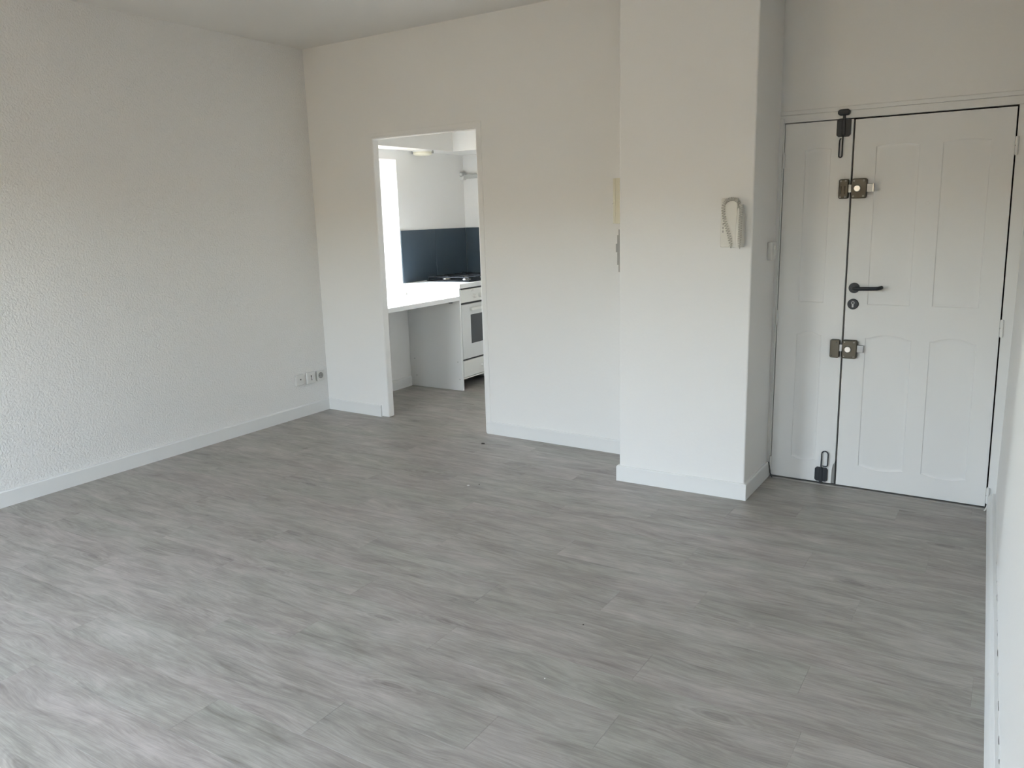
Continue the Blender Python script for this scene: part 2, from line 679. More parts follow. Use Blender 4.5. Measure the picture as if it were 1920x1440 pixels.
baseboard('baseboard_left', (xl(-0.37), -0.37), (xl(4.47), yb(-4.57)), 'long white baseboard along the rough-cast wall', t=0.014)
baseboard('baseboard_back', (XL0 + 0.012, yb(-4.562)), (D0 - 0.068, yb(D0 - 0.068)), 'short white baseboard between the room corner and the kitchen doorway')
baseboard('baseboard_alcove', (D1 + 0.022, yb(D1)), (XC0, yb(XC0)), 'white baseboard between the kitchen doorway and the pillar')
baseboard('baseboard_pillar', (XC0, yc(XC0)), (XC1, yc(XC1)), 'white baseboard wrapped along the front of the pillar', mitre0=BT, mitre1=BT)
baseboard('baseboard_pillar_side', (XC1, yc(XC1)), (XC1, yd(XC1) + 0.005), 'short white baseboard on the shaded side of the pillar', mitre0=BT)
baseboard('baseboard_pillar_far', (XC0, yb(XC0)), (XC0, yc(XC0)), 'white baseboard on the hidden side of the pillar', mitre1=BT)
# right wall: thick board with a rounded top, gap against the wall
bm = bmesh.new()
prof = [(0.0284, 0.0), (0.0, 0.0), (0.002, 0.070), (0.008, 0.082), (0.016, 0.086), (0.018, 0.090), (0.0282, 0.090), (0.0284, 0.060)]
rings = []
for y in (-0.37, 0.5, 2.0, 3.2, 4.335):
    wob = 0.0025 * math.sin(y * 4.0)
    rings.append([bm.verts.new((xfoot(y) + px + (wob if px < 0.02 else 0), y, pz)) for px, pz in prof])
k = len(prof)
for a, b in zip(rings, rings[1:]):
    for i in range(k):
        bm.faces.new((a[i], a[(i + 1) % k], b[(i + 1) % k], b[i]))
bm.faces.new(rings[0])
bm.faces.new(list(reversed(rings[-1])))
bbr = struct('baseboard_right', bm, 'gloss', 'thick white baseboard with cracked top edge along the wall by the entrance', 'baseboard', smooth=30)
# brittle filler in the joint between board and wall, broken in places
rc = random.Random(4)
bm = bmesh.new()
y = -0.36
while y < 4.32:
    worn = 1.0 < y < 3.35
    L = rc.uniform(0.02, 0.16) if worn else rc.uniform(0.3, 0.6)
    y2 = min(y + L, 4.33)
    va = [bm.verts.new((xfoot(yy) + xx, yy, zz)) for yy in (y, y2) for xx, zz in ((0.0275, 0.080), (0.0312, 0.080), (0.0312, 0.0912), (0.0275, 0.0904))]
    for q in ((0, 1, 2, 3), (7, 6, 5, 4), (0, 4, 5, 1), (1, 5, 6, 2), (2, 6, 7, 3), (3, 7, 4, 0)):
        bm.faces.new([va[i] for i in q])
    y = y2 + (rc.uniform(0.012, 0.06) if worn else 0.002)
obj('joint_filler', bm, 'gloss', bbr, smooth=0)
# kitchen boards
baseboard('baseboard_kitchen', (XK, 4.495), (XK, 5.452), 'white baseboard on the kitchen wall under the desk')

# ------------------------------------------------------------------ windows
def window(name, w0, w1, z0, z1, axis, plane, label, leaves=2, depth=0.06, sign=1):
    """frame, sashes and panes; axis 'x': runs along x in a wall of constant y, 'y': along y"""
    def B(bm, a0, a1, d0, d1, c0, c1):
        if axis == 'x':
            bx(bm, a0, a1, plane + d0, plane + d1, c0, c1)
        else:
            bx(bm, plane + d0, plane + d1, a0, a1, c0, c1)
    f = 0.032
    bm = bmesh.new()
    B(bm, w0, w0 + f, 0, depth, z0, z1)
    B(bm, w1 - f, w1, 0, depth, z0, z1)
    B(bm, w0 + f, w1 - f, 0, depth, z0, z0 + f)
    B(bm, w0 + f, w1 - f, 0, depth, z1 - f, z1)
    root = struct(name, bm, 'gloss', label, 'window', bevel=0.003)
    n = leaves
    lw = (w1 - w0 - 2 * f) / n
    for i in range(n):
        a0, a1 = w0 + f + i * lw + 0.002, w0 + f + (i + 1) * lw - 0.002
        s = 0.042
        bm = bmesh.new()
        B(bm, a0, a0 + s, 0.008, depth - 0.01, z0 + f + 0.002, z1 - f - 0.002)
        B(bm, a1 - s, a1, 0.008, depth - 0.01, z0 + f + 0.002, z1 - f - 0.002)
        B(bm, a0 + s, a1 - s, 0.008, depth - 0.01, z0 + f + 0.002, z0 + f + s)
        B(bm, a0 + s, a1 - s, 0.008, depth - 0.01, z1 - f - s, z1 - f - 0.002)
        sash = obj('sash', bm, 'gloss', root, bevel=0.003)
        bm = bmesh.new()
        B(bm, a0 + s - 0.004, a1 - s + 0.004, depth / 2 - 0.003, depth / 2 + 0.003, z0 + f + s - 0.004, z1 - f - s + 0.004)
        obj('pane', bm, 'glass', sash)
    return root


window('window_1', WIN_K[0], WIN_K[1], WIN_K[2] - 0.03, WIN_K[3], 'y', -4.80, 'white framed kitchen window in the deep bright recess', leaves=1)
window('window_2', *WIN_A, 'x', Y_REAR - 0.20, 'tall white two-leaf window behind the viewpoint, farther from the entrance')
window('window_3', *WIN_B, 'x', Y_REAR - 0.20, 'tall white two-leaf window behind the viewpoint, nearer the entrance')

# ------------------------------------------------------------------ entrance door
def lens_warp(co):
    """camera lens curvature put into the door set shape as a sideways shear"""
    x, z = co.x - 0.5, co.z
    return (0.0025 - 0.0155 * (x + 1.085) / 1.03) * (z - 0.94) / 0.94


DOOR_LOC = (-0.5, 4.3656, 0.0)
DOOR_RZ = math.atan(-0.0197)


def lx(x):
    return x + 0.5


def droot(o):
    o.location = DOOR_LOC
    o.rotation_euler = (0, 0, DOOR_RZ)
    return o


def arch(x0, x1, z0, z1, top=0.0, bot=0.0, n=10):
    """panel outline, counter-clockwise, with segmental arched head / foot and small square shoulders"""
    sh = 0.012
    pts = []
    if bot:
        pts += [(x0, z0)]
        for k in range(n + 1):
            u = k / n
            pts.append((x0 + sh + (x1 - x0 - 2 * sh) * u, z0 - bot * 4 * u * (1 - u)))
        pts += [(x1, z0)]
    else:
        pts += [(x0, z0), (x1, z0)]
    if top:
        pts += [(x1, z1)]
        for k in range(n + 1):
            u = k / n
            pts.append((x1 - sh - (x1 - x0 - 2 * sh) * u, z1 + top * 4 * u * (1 - u)))
        pts += [(x0, z1)]
    else:
        pts += [(x1, z1), (x0, z1)]
    return pts


def leaf(name, outline, holes, label):
    bm = bmesh.new()
    T = 0.038
    loops = [outline] + holes
    vl = []
    edges = []
    for lp in loops:
        vs = [bm.verts.new((lx(x), 0.0, z)) for x, z in lp]
        vl.append(vs)
        edges += [bm.edges.new((vs[i], vs[(i + 1) % len(vs)])) for i in range(len(vs))]
    bmesh.ops.triangle_fill(bm, use_beauty=True, use_dissolve=False, edges=edges, normal=(0, -1, 0))
    # outer sides + back
    back = [bm.verts.new((lx(x), T, z)) for x, z in outline]
    n = len(outline)
    for i in range(n):
        bm.faces.new((vl[0][i], vl[0][(i + 1) % n], back[(i + 1) % n], back[i]))
    bm.faces.new(back)
    # hole sides
    for vs in vl[1:]:
        inn = [bm.verts.new((v.co.x, 0.010, v.co.z)) for v in vs]
        m = len(vs)
        for i in range(m):
            bm.faces.new((vs[i], vs[(i + 1) % m], inn[(i + 1) % m], inn[i]))
    o = struct(name, bm, 'doorpaint', label, 'door', smooth=25, warp=lens_warp)
    droot(o)
    for h in holes:
        bm = bmesh.new()
        xs, zs = [p[0] for p in h], [p[1] for p in h]
        cx, cz = (min(xs) + max(xs)) / 2, (min(zs) + max(zs)) / 2
        def inset(d, y):
            sx = 1 - d / ((max(xs) - min(xs)) / 2)
            sz = 1 - d / ((max(zs) - min(zs)) / 2)
            return [bm.verts.new((lx(cx + (x - cx) * sx), y, cz + (z - cz) * sz)) for x, z in h]
        # small quirk, soft ogee up to the slightly sunk field
        rings = [inset(-0.002, 0.0090), inset(0.0, 0.0016), inset(0.003, 0.0042), inset(0.012, 0.0058), inset(0.022, 0.0050)]
        m = len(h)
        for a, b in zip(rings, rings[1:]):
            for i in range(m):
                bm.faces.new((a[i], a[(i + 1) % m], b[(i + 1) % m], b[i]))
        bm.faces.new(rings[-1])
        obj('panel', bm, 'doorpaint', o, smooth=30, warp=lens_warp)
    return o


ZT = 1.884
door1 = leaf('door_1',
             [(-0.7435, 0.012), (-0.0610, 0.012), (-0.0610, ZT - 0.003), (-0.7435, ZT - 0.003)],
             [arch(-0.641, -0.447, 0.979, 1.748, top=0.009),
              arch(-0.349, -0.152, 0.979, 1.748, top=0.009),
              arch(-0.640, -0.428, 0.130, 0.808, top=0.020, bot=0.014),
              arch(-0.348, -0.150, 0.130, 0.808, top=0.020, bot=0.014)],
             'wide white panelled entrance door leaf with black lever handle')
door2 = leaf('door_2',
             [(-1.083, 0.012), (-0.768, 0.012), (-0.766, 0.09), (-0.762, 0.118), (-0.755, 0.128), (-0.7530, 0.14), (-0.7530, ZT), (-1.083, ZT)],
             [arch(-0.978, -0.852, 0.982, 1.750, top=0.007),
              arch(-0.979, -0.853, 0.134, 0.812, top=0.018, bot=0.012)],
             'narrow white panelled fixed leaf beside the wide entrance door leaf')
# worn bare wood at the foot of the narrow leaf
bm = bmesh.new()
prism(bm, [(lx(-0.769), 0.012), (lx(-0.7530), 0.012), (lx(-0.7530), 0.132), (lx(-0.760), 0.122), (lx(-0.766), 0.095)], 'y', 0.006, 0.034)
bx(bm, lx(-0.7585), lx(-0.7555), 0.002, 0.010, 0.020, 0.118)
obj('worn_edge', bm, 'rawwood', door2, label='worn bare grey wood', warp=lens_warp)


def hinge(parent, x, z0, z1, r=0.0075):
    bm = bmesh.new()
    zm = (z0 + z1) / 2
    y = -0.006
    for a, b in ((z0, zm - 0.0006), (zm + 0.0006, z1)):
        cyl(bm, (lx(x), y), r, 'z', a + 0.003, b - 0.001, 14)
    cyl(bm, (lx(x), y), r * 0.75, 'z', z0 - 0.001, z1 + 0.001, 14)
    bx(bm, lx(x) - 0.004, lx(x) + 0.004, -0.004, 0.012, z0 + 0.002, z1 - 0.002)
    return obj('hinge', bm, 'doorpaint', parent, smooth=40, warp=lens_warp)


for z0, z1 in ((1.672, 1.752), (0.850, 0.930), (0.030, 0.110)):
    hinge(door1, -0.0525, z0, z1)
for z0, z1 in ((1.668, 1.744), (0.856, 0.934), (0.042, 0.120)):
    hinge(door2, -1.0855, z0, z1, 0.0062)

# old spyhole mark
bm = bmesh.new()
tube(bm, [(lx(-0.399) + 0.009 * math.cos(a), 0.0, 1.471 + 0.009 * math.sin(a)) for a in [2 * math.pi * k / 20 for k in range(20)]], 0.0014, 6, closed=True)
obj('spyhole_mark', bm, 'doorpaint', door1, warp=lens_warp)


# rim locks
def screw(parent, x, z, y, m='chrome', r=0.0042):
    bm = bmesh.new()
    cyl(bm, (x, z), r, 'y', y - 0.0022, y + 0.002, 12, r)
    s = obj('screw', bm, m, parent, bevel=0.0006, seg=1)
    return s


def screw_socket(parent, x, z, y):
    bm = bmesh.new()
    tube(bm, [(x + 0.0033 * math.cos(a), y - 0.0008, z + 0.0033 * math.sin(a)) for a in [2 * math.pi * k / 12 for k in range(12)]], 0.0013, 6, closed=True)
    return obj('screw', bm, 'chrome', parent)


def rim_lock(xc, zc, label, lab2, upper):
    # body on the wide leaf
    x0, x1, z0, z1 = lx(xc - 0.029), lx(xc + 0.043), zc - 0.048, zc + 0.048
    bm = bmesh.new()
    prism(bm, rrect(x0, x1, z0, z1, 0.010), 'y', -0.026, 0.0)
    body = obj('rim_lock', bm, 'bronze', door1, bevel=0.004, seg=2, label=label)
    bm = bmesh.new()
    cyl(bm, (lx(xc), zc), 0.0165, 'y', -0.0335, -0.024, 28)
    c = obj('lock_cylinder', bm, 'chrome', body, bevel=0.003, label='polished round cylinder')
    for sx in (x0 + 0.012, x1 - 0.014):
        for sz in (z0 + 0.011, z1 - 0.011):
            if upper:
                screw_socket(body, sx, sz, -0.0262)
            else:
                screw(body, sx, sz, -0.0262, 'greyplastic', 0.003)
    # bolt bar through body
    bm = bmesh.new()
    zb0, zb1 = zc - 0.0205 + (0.002 if upper else 0.006), zc + 0.0205 + (0.0 if upper else 0.002)
    bx(bm, lx(xc - 0.046), lx(xc - 0.024), -0.019, -0.007, zb0, zb1)
    bx(bm, lx(xc + 0.038), lx(xc + 0.073), -0.019, -0.007, zb0, zb1)
    obj('lock_bolt', bm, 'steel', body, bevel=0.0012, label='grey steel sliding bolt')
    if upper:
        bm = bmesh.new()
        bx(bm, lx(xc + 0.071), lx(xc + 0.0765), -0.036, -0.007, zb0, zb1)
        obj('bolt_end_plate', bm, 'chrome', body, bevel=0.001, label='bright turned-up bolt end')
    # keeper on the narrow leaf
    x0, x1 = lx(xc - 0.088), lx(xc - 0.0415)
    bm = bmesh.new()
    prism(bm, rrect(x0, x1, z0, z1 - 0.001, 0.009), 'y', -0.024, 0.0)
    keep = obj('lock_keeper', bm, 'bronze', door2, bevel=0.006 if upper else 0.003, seg=3, label=lab2)
    if upper:
        bm = bmesh.new()
        for xx in (x0 + 0.011, x1 - 0.017):
            tube(bm, [(xx, -0.0235, z0 + 0.024), (xx, -0.0265, z0 + 0.032), (xx, -0.0265, z0 + 0.052), (xx, -0.0235, z0 + 0.06)], 0.003, 8)
        obj('keeper_rib', bm, 'bronze', keep)
        for sx in (x0 + 0.010, x1 - 0.014):
            for sz in (z0 + 0.009, z1 - 0.010):
                screw_socket(keep, sx, sz, -0.0242)
    else:
        for sx, sz in ((x1 - 0.014, z1 - 0.014), (x0 + 0.010, z0 + 0.011)):
            screw(keep, sx, sz, -0.024, 'hole', 0.003)


rim_lock(-0.716, 1.552, 'bronze rim lock level with the top of the phone', 'ribbed bronze lock keeper', True)
rim_lock(-0.716, 0.749, 'bronze rim lock below the keyhole', 'plain bronze lock keeper', False)

# lever handle
bm = bmesh.new()
HX, HZ = lx(-0.706), 1.062
cyl(bm, (HX, HZ), 0.0262, 'y', -0.010, 0.0, 32)
hand = obj('door_handle', bm, 'black', door1, bevel=0.002, label='round black handle rose')
bm = bmesh.new()
path = [(HX, -0.004, HZ), (HX, -0.030, HZ), (HX + 0.003, -0.042, HZ), (HX + 0.010, -0.050, HZ), (HX + 0.022, -0.053, HZ)]
path += [(HX + 0.022 + 0.092 * k / 6, -0.053, HZ + 0.0005 * k) for k in range(1, 7)]
path += [(HX + 0.122, -0.051, HZ + 0.0045), (HX + 0.129, -0.044, HZ + 0.006), (HX + 0.1315, -0.034, HZ + 0.007)]
tube(bm, path, 0.0095, 14)
obj('lever', bm, 'black', hand, smooth=50)
bm = bmesh.new()
cyl(bm, (HX - 0.001, 0.980), 0.0268, 'y', -0.010, 0.0, 32)
esc = obj('key_escutcheon', bm, 'black', door1, bevel=0.002, label='round black keyhole rose')
bm = bmesh.new()
cyl(bm, (HX - 0.001, 0.987), 0.0085, 'y', -0.0125, -0.004, 20)
bx(bm, HX - 0.0055, HX + 0.0035, -0.0122, -0.004, 0.964, 0.984)
kc = obj('key_cylinder', bm, 'steel', esc, bevel=0.0008, label='steel profile cylinder')
bm = bmesh.new()
cyl(bm, (HX - 0.001, 0.987), 0.0048, 'y', -0.0136, -0.010, 16)
bx(bm, HX - 0.0017, HX - 0.0003, -0.0139, -0.010, 0.9825, 0.991)
obj('key_slot', bm, 'hole', esc)


# black surface bolts on the narrow leaf
def surface_bolt(xc, z0, z1, up, label):
    xl0, xl1 = lx(xc - 0.033), lx(xc + 0.033)
    bm = bmesh.new()
    prism(bm, chamf(xl0, xl1, z0, z1, 0.009), 'y', -0.009, 0.0)
    bx(bm, lx(xc) - 0.008, lx(xc) + 0.008, -0.013, -0.008, z0 + 0.004, z1 - 0.004)
    b = obj('surface_bolt', bm, 'black', door2, bevel=0.0015, label=label)
    bm = bmesh.new()
    if up:
        bx(bm, lx(xc) - 0.0065, lx(xc) + 0.0065, -0.012, -0.002, z1 - 0.004, z1 + 0.020)
    else:
        bx(bm, lx(xc) - 0.009, lx(xc) + 0.007, -0.012, -0.002, 0.002, z0 + 0.004)
    obj('bolt_rod', bm, 'black', b, bevel=0.001)
    # wire loop pull
    bm = bmesh.new()
    y = -0.011
    c = lx(xc)
    if up:
        r = 0.0075
        xa, xb = c - 0.001, c - 0.016
        zb, zt = 1.7125, z0
        pts = [(xa, y, zt + 0.01), (xa, y, zb + 0.05), (xa, y, zb)]
        pts += [((xa + xb) / 2 + r * math.cos(a), y, zb - r * math.sin(a)) for a in [math.pi * k / 8 for k in range(1, 8)]]
        pts += [(xb, y, zb), (xb, y, zb + 0.06), (xb + 0.001, y, z0 - 0.016), (xb + 0.003, y, z0 - 0.010), (xb + 0.008, y, z0 - 0.009)]
    else:
        r = 0.0165
        xa, xb = c - 0.001, c + 0.032
        zt = 0.172
        pts = [(xa, y, z1 - 0.01), (xa, y, z1 + 0.03), (xa, y, zt)]
        pts += [((xa + xb) / 2 - r * math.cos(a), y, zt + r * math.sin(a)) for a in [math.pi * k / 8 for k in range(1, 8)]]
        pts += [(xb, y, zt), (xb, y, z1 + 0.022), (xb - 0.002, y, z1 + 0.013), (xb - 0.008, y, z1 + 0.009), (xb - 0.027, y, z1 + 0.009)]
    tube(bm, pts, 0.0032, 8)
    obj('pull_loop', bm, 'black', b, smooth=60)


surface_bolt(-0.798, 1.803, 1.890, True, 'black chamfered bolt plate at the top of the narrow leaf')
surface_bolt(-0.8165, 0.018, 0.096, False, 'black chamfered bolt plate at the foot of the narrow leaf')

# frame around the door
bm = bmesh.new()
bx(bm, lx(-1.116), lx(-1.092), -0.012, 0.10, 0.086, 1.912)
bx(bm, lx(-1.094), lx(-1.0865), -0.002, 0.10, 0.0, 1.892)
bx(bm, lx(-0.0545), lx(-0.005), -0.001, 0.10, 0.0, 1.935)
bx(bm, lx(-1.116), lx(-0.005), -0.003, 0.10, 1.889, 1.926)
bx(bm, lx(-1.116), lx(-0.005), -0.008, 0.03, 1.9262, 1.947)
fr = droot(struct('trim_2', bm, 'doorpaint', 'white painted frame around the entrance door', 'door frame', bevel=0.002, warp=lens_warp))
# cast keep of the top bolt on the frame head
bm = bmesh.new()
prism(bm, chamf(lx(-0.8255), lx(-0.7695), 1.903, 1.931, 0.008), 'y', -0.030, -0.003)
obj('bolt_keep', bm, 'black', fr, bevel=0.004, seg=2, label='black bolt keep')
# dark sheet added behind the door: gaps read black, no daylight leaks
droot(struct('gap_backing', box(lx(-1.14), lx(0.0), 0.060, 0.075, 0.0, 1.93), 'blackgap', 'dark sheet added for the shade in the entrance door gaps', 'wall'))
# threshold
bm = bmesh.new()
prism(bm, [(-0.020, 0.0005), (-0.014, 0.006), (0.058, 0.006), (0.058, 0.0005)], 'x', lx(-1.085), lx(-0.045))
droot(struct('trim_3', bm, 'threshold', 'dull metal threshold strip under the entrance door', 'threshold'))

# loose cables at both feet of the door frame
bm = bmesh.new()
cx_, cy_ = -1.094, yd(-1.094)
tube(bm, [(cx_ - 0.006, cy_ - 0.016, 0.088), (cx_ + 0.000, cy_ - 0.018, 0.084), (cx_ + 0.006, cy_ - 0.019, 0.06), (cx_ + 0.010, cy_ - 0.021, 0.03),
          (cx_ + 0.019, cy_ - 0.024, 0.008), (cx_ + 0.024, cy_ - 0.024, 0.003)], 0.0022, 8)
tag(obj('cable', bm, 'black', smooth=60), 'short black cable at the foot of the frame beside the pillar', 'cable')
bm = bmesh.new()
ex = xfoot(4.30)
tube(bm, [(ex + 0.036, 4.285, 0.063), (ex + 0.024, 4.286, 0.070), (ex + 0.012, 4.288, 0.066), (ex + 0.003, 4.292, 0.050), (ex - 0.003, 4.300, 0.028),
          (ex - 0.008, 4.312, 0.010), (ex - 0.012, 4.32, 0.004)], 0.0042, 8)
tag(obj('cable', bm, 'plastic', smooth=60), 'short white cable leaving the wall by the lowest door hinge', 'cable')

# ------------------------------------------------------------------ entry phone on the pillar
ph = empty('entry_phone', (-1.225, yc(-1.225), 1.285))
tag(ph, 'ivory wall entry phone with grey coiled cord on the pillar', 'entry phone')
def P(x, d=0.0): return x + 1.225 + 0.30 * d
bm = bmesh.new()
prism(bm, rrect(P(-1.264, 0.024), P(-1.184, 0.024), 0.003, 0.236, 0.006), 'y', -0.026, 0.0)
base = obj('base', bm, 'ivory', ph, bevel=0.003)
for k in range(3):
    bm = bmesh.new()
    z = 0.073 + 0.0175 * k
    bx(bm, P(-1.2535, 0.026), P(-1.2512, 0.026), -0.0268, -0.020, z, z + 0.011)
    obj('speaker_slot', bm, 'hole', base)
bm = bmesh.new()
zz = [(0.004, 0.017, 0.050), (0.05, 0.0185, 0.052), (0.10, 0.018, 0.050), (0.15, 0.0155, 0.047), (0.185, 0.0115, 0.043), (0.205, 0.0085, 0.036)]
rings = []
for z, hw, dp in zz:
    cx = P(-1.175, 0.048)
    sec = rrect(cx - hw, cx + hw, -dp, -0.002, min(hw, 0.008), 3)
    rings.append([bm.verts.new((x, y, z)) for x, y in sec])
k = len(rings[0])
for a, b in zip(rings, rings[1:]):
    for i in range(k):
        bm.faces.new((a[i], a[(i + 1) % k], b[(i + 1) % k], b[i]))
bm.faces.new(rings[0])
bm.faces.new(rings[-1])
obj('handset', bm, 'ivory', ph, smooth=40)
# coiled cord hung over the top of the handset
key = [(-1.2115, -0.010, -0.002), (-1.211, -0.032, 0.010), (-1.216, -0.036, 0.035), (-1.223, -0.036, 0.065), (-1.233, -0.036, 0.095), (-1.243, -0.036, 0.125),
       (-1.250, -0.036, 0.155), (-1.254, -0.036, 0.180), (-1.2535, -0.036, 0.200), (-1.246, -0.037, 0.217), (-1.232, -0.038, 0.2275), (-1.215, -0.040, 0.2315),
       (-1.198, -0.043, 0.2295), (-1.183, -0.047, 0.220), (-1.173, -0.052, 0.203), (-1.1675, -0.056, 0.180), (-1.1680, -0.060, 0.150), (-1.1690, -0.062, 0.120),
       (-1.1695, -0.063, 0.090), (-1.1700, -0.063, 0.060), (-1.1710, -0.062, 0.030), (-1.1700, -0.056, 0.008), (-1.168, -0.040, -0.003)]
key = [Vector((P(x, -y), y, z)) for x, y, z in key]
def cr(i, t):
    p0, p1, p2, p3 = (key[max(0, min(len(key) - 1, j))] for j in (i - 1, i, i + 1, i + 2))
    return 0.5 * ((2 * p1) + (p2 - p0) * t + (2 * p0 - 5 * p1 + 4 * p2 - p3) * t * t + (3 * p1 - p0 - 3 * p2 + p3) * t ** 3)
dense = []
for i in range(len(key) - 1):
    for j in range(60):
        dense.append(cr(i, j / 60))
dense.append(key[-1])
helix = []
acc = 0.0
S = 0.0
tot = sum((b - a).length for a, b in zip(dense, dense[1:]))
for i in range(len(dense) - 1):
    d = dense[i + 1] - dense[i]
    ds = d.length
    S += ds
    u = S / tot
    pitch = 0.0122 if u < 0.42 else (0.0072 if u < 0.62 else 0.0082)
    acc += 2 * math.pi * ds / pitch
    d.normalize()
    a1 = d.cross(Vector((0, -1, 0)))
    a1.normalize()
    a2 = d.cross(a1)
    rr = 0.0080 * min(1.0, 12 * min(u, 1 - u))
    if i % 2 == 0:
        helix.append(dense[i] + rr * (math.cos(acc) * a1 + 0.75 * math.sin(acc) * a2))
bm = bmesh.new()
tube(bm, helix, 0.0017, 5)
obj('coiled_cord', bm, 'cord', ph, smooth=60, label='grey coiled cord')

# ------------------------------------------------------------------ light switch on the pillar side
sw = empty('light_switch', (XC1, 4.257, 1.253))
tag(sw, 'small white rocker light switch on the shaded pillar side', 'light switch')
bm = bmesh.new()
prism(bm, rrect(-0.043, 0.043, -0.046, 0.046, 0.005), 'x', 0.0, 0.026)
pl = obj('plate', bm, 'plastic', sw, bevel=0.003)
bm = bmesh.new()
prism(bm, [(0.022, -0.026), (0.028, -0.026), (0.034, 0.026), (0.022, 0.026)], 'y', -0.014, 0.014)
for v in bm.verts:
    v.co = Vector((v.co.x, v.co.y, v.co.z))
obj('rocker', bm, 'plastic', sw, bevel=0.001)

# ------------------------------------------------------------------ fuse box and breaker on the far side of the pillar
fz = empty('fuse_box', (XC0, 4.05, 1.41))
tag(fz, 'cream plastic box peeping out behind the pillar edge', 'fuse box')
bm = bmesh.new()
bx(bm, -0.040, 0.0, -0.080, 0.080, 0.0, 0.235)
obj('body', bm, 'cream', fz, bevel=0.001)
bm = bmesh.new()
bx(bm, -0.056, -0.0395, -0.0802, 0.080, 0.001, 0.234)
obj('cover', bm, 'cream', fz, bevel=0.003)
bm = bmesh.new()
tube(bm, [(-0.054, -0.06, 0.114), (-0.061, -0.06, 0.110), (-0.0635, -0.062, 0.103)], 0.0022, 6)
obj('latch', bm, 'hole', fz, label='small dark latch')
br = empty('circuit_breaker', (XC0, 4.05, 1.155))
tag(br, 'grey circuit breaker on its board below the cream box', 'circuit breaker')
obj('board', box(-0.024, 0.0, -0.080, 0.070, 0.0, 0.225), 'greyplastic', br, bevel=0.001)
obj('breaker_body', box(-0.031, -0.024, -0.080, 0.03, 0.038, 0.195), 'greyplastic', br, bevel=0.001)
obj('toggle', box(-0.040, -0.031, -0.078, -0.05, 0.105, 0.150), 'greyplastic', br, bevel=0.001)

# ------------------------------------------------------------------ sockets on the left wall
def sock_root(y, z, label):
    o = empty('wall_socket', (xl(y), y, z))
    return tag(o, label, 'wall socket', 'sockets by the room corner')


def plate(root, w, h, d, m='plastic', b=0.003):
    bm = bmesh.new()
    prism(bm, rrect(-w / 2, w / 2, -h / 2, h / 2, 0.006), 'x', 0.0, d)
    return obj('plate', bm, m, root, bevel=b)


s1 = sock_root(4.178, 0.287, 'square white aerial socket with one small hole, farthest from the corner')
plate(s1, 0.080, 0.084, 0.010)
bm = bmesh.new(); cyl(bm, (0.004, 0.003), 0.0075, 'x', 0.008, 0.013, 18); obj('jack', bm, 'chrome', s1)
bm = bmesh.new(); cyl(bm, (0.004, 0.003), 0.0052, 'x', 0.010, 0.0138, 16); obj('jack_hole', bm, 'hole', s1)
s2 = sock_root(4.288, 0.284, 'raised white telephone socket with a dark vertical slot, middle of three')
plate(s2, 0.088, 0.092, 0.017, b=0.004)
bm = bmesh.new(); bx(bm, 0.012, 0.0185, -0.034, 0.034, -0.030, 0.026); obj('cover', bm, 'plastic', s2, bevel=0.0015)
bm = bmesh.new()
prism(bm, [(-0.006, 0.020), (0.003, 0.020), (0.003, -0.012), (0.006, -0.012), (0.006, -0.018), (-0.001, -0.018), (-0.001, 0.012), (-0.006, 0.012)], 'x', 0.0165, 0.0195)
obj('slot', bm, 'hole', s2)
s3 = sock_root(4.394, 0.283, 'white power socket with round dark recess, next to the corner')
plate(s3, 0.078, 0.082, 0.010)
bm = bmesh.new()
n = 28
ro, ri = 0.024, 0.019
rings = [[bm.verts.new((x, r * math.cos(2 * math.pi * k / n), 0.002 + r * math.sin(2 * math.pi * k / n))) for k in range(n)]
         for x, r in ((0.008, ro), (0.0135, ro), (0.0135, ri + 0.001), (0.0105, ri), (0.0105, 0.001))]
for a, b in zip(rings, rings[1:]):
    for i in range(n):
        bm.faces.new((a[i], a[(i + 1) % n], b[(i + 1) % n], b[i]))
well = obj('recess', bm, 'greyplastic', s3, smooth=40)
bm = bmesh.new()
for dy, dz, rr in ((-0.0095, 0.002, 0.0026), (0.0095, 0.002, 0.0026)):
    cyl(bm, (dy, dz), rr, 'x', 0.0095, 0.0112, 12)
obj('contact_holes', bm, 'hole', well)
bm = bmesh.new(); cyl(bm, (0.0, 0.012), 0.0024, 'x', 0.0095, 0.0165, 12); obj('earth_pin', bm, 'chrome', well)

# ------------------------------------------------------------------ kitchen furniture
XF_ = -3.966
YP = 5.456
# desk
dk = empty('desk', (-4.25, 4.97, 0.0))
tag(dk, 'white laminate desk top fixed under the kitchen window', 'desk')
def D(x, y): return x + 4.25, y - 4.97
bm = bmesh.new()
prism(bm, [D(XF_, 4.50), D(XF_, YP - 0.001), D(XK + 0.001, YP - 0.001), D(XK + 0.001, WIN_K[1] - 0.001), D(-4.735, WIN_K[1] - 0.001), D(-4.735, WIN_K[0] + 0.001),
           D(XK + 0.001, WIN_K[0] + 0.001), D(XK + 0.001, 4.50)], 'z', 0.776, 0.812)
obj('desk_top', bm, 'lam', dk, bevel=0.002)
bm = bmesh.new()
x_, y_ = D(-4.052, YP)
bx(bm, x_ - 0.014, x_ + 0.014, y_ - 0.020, y_ - 0.0005, 0.752, 0.776)
cyl(bm, (x_, 0.758), 0.006, 'y', y_ - 0.030, y_ - 0.018, 12)
obj('bracket', bm, 'steel', dk, bevel=0.001)

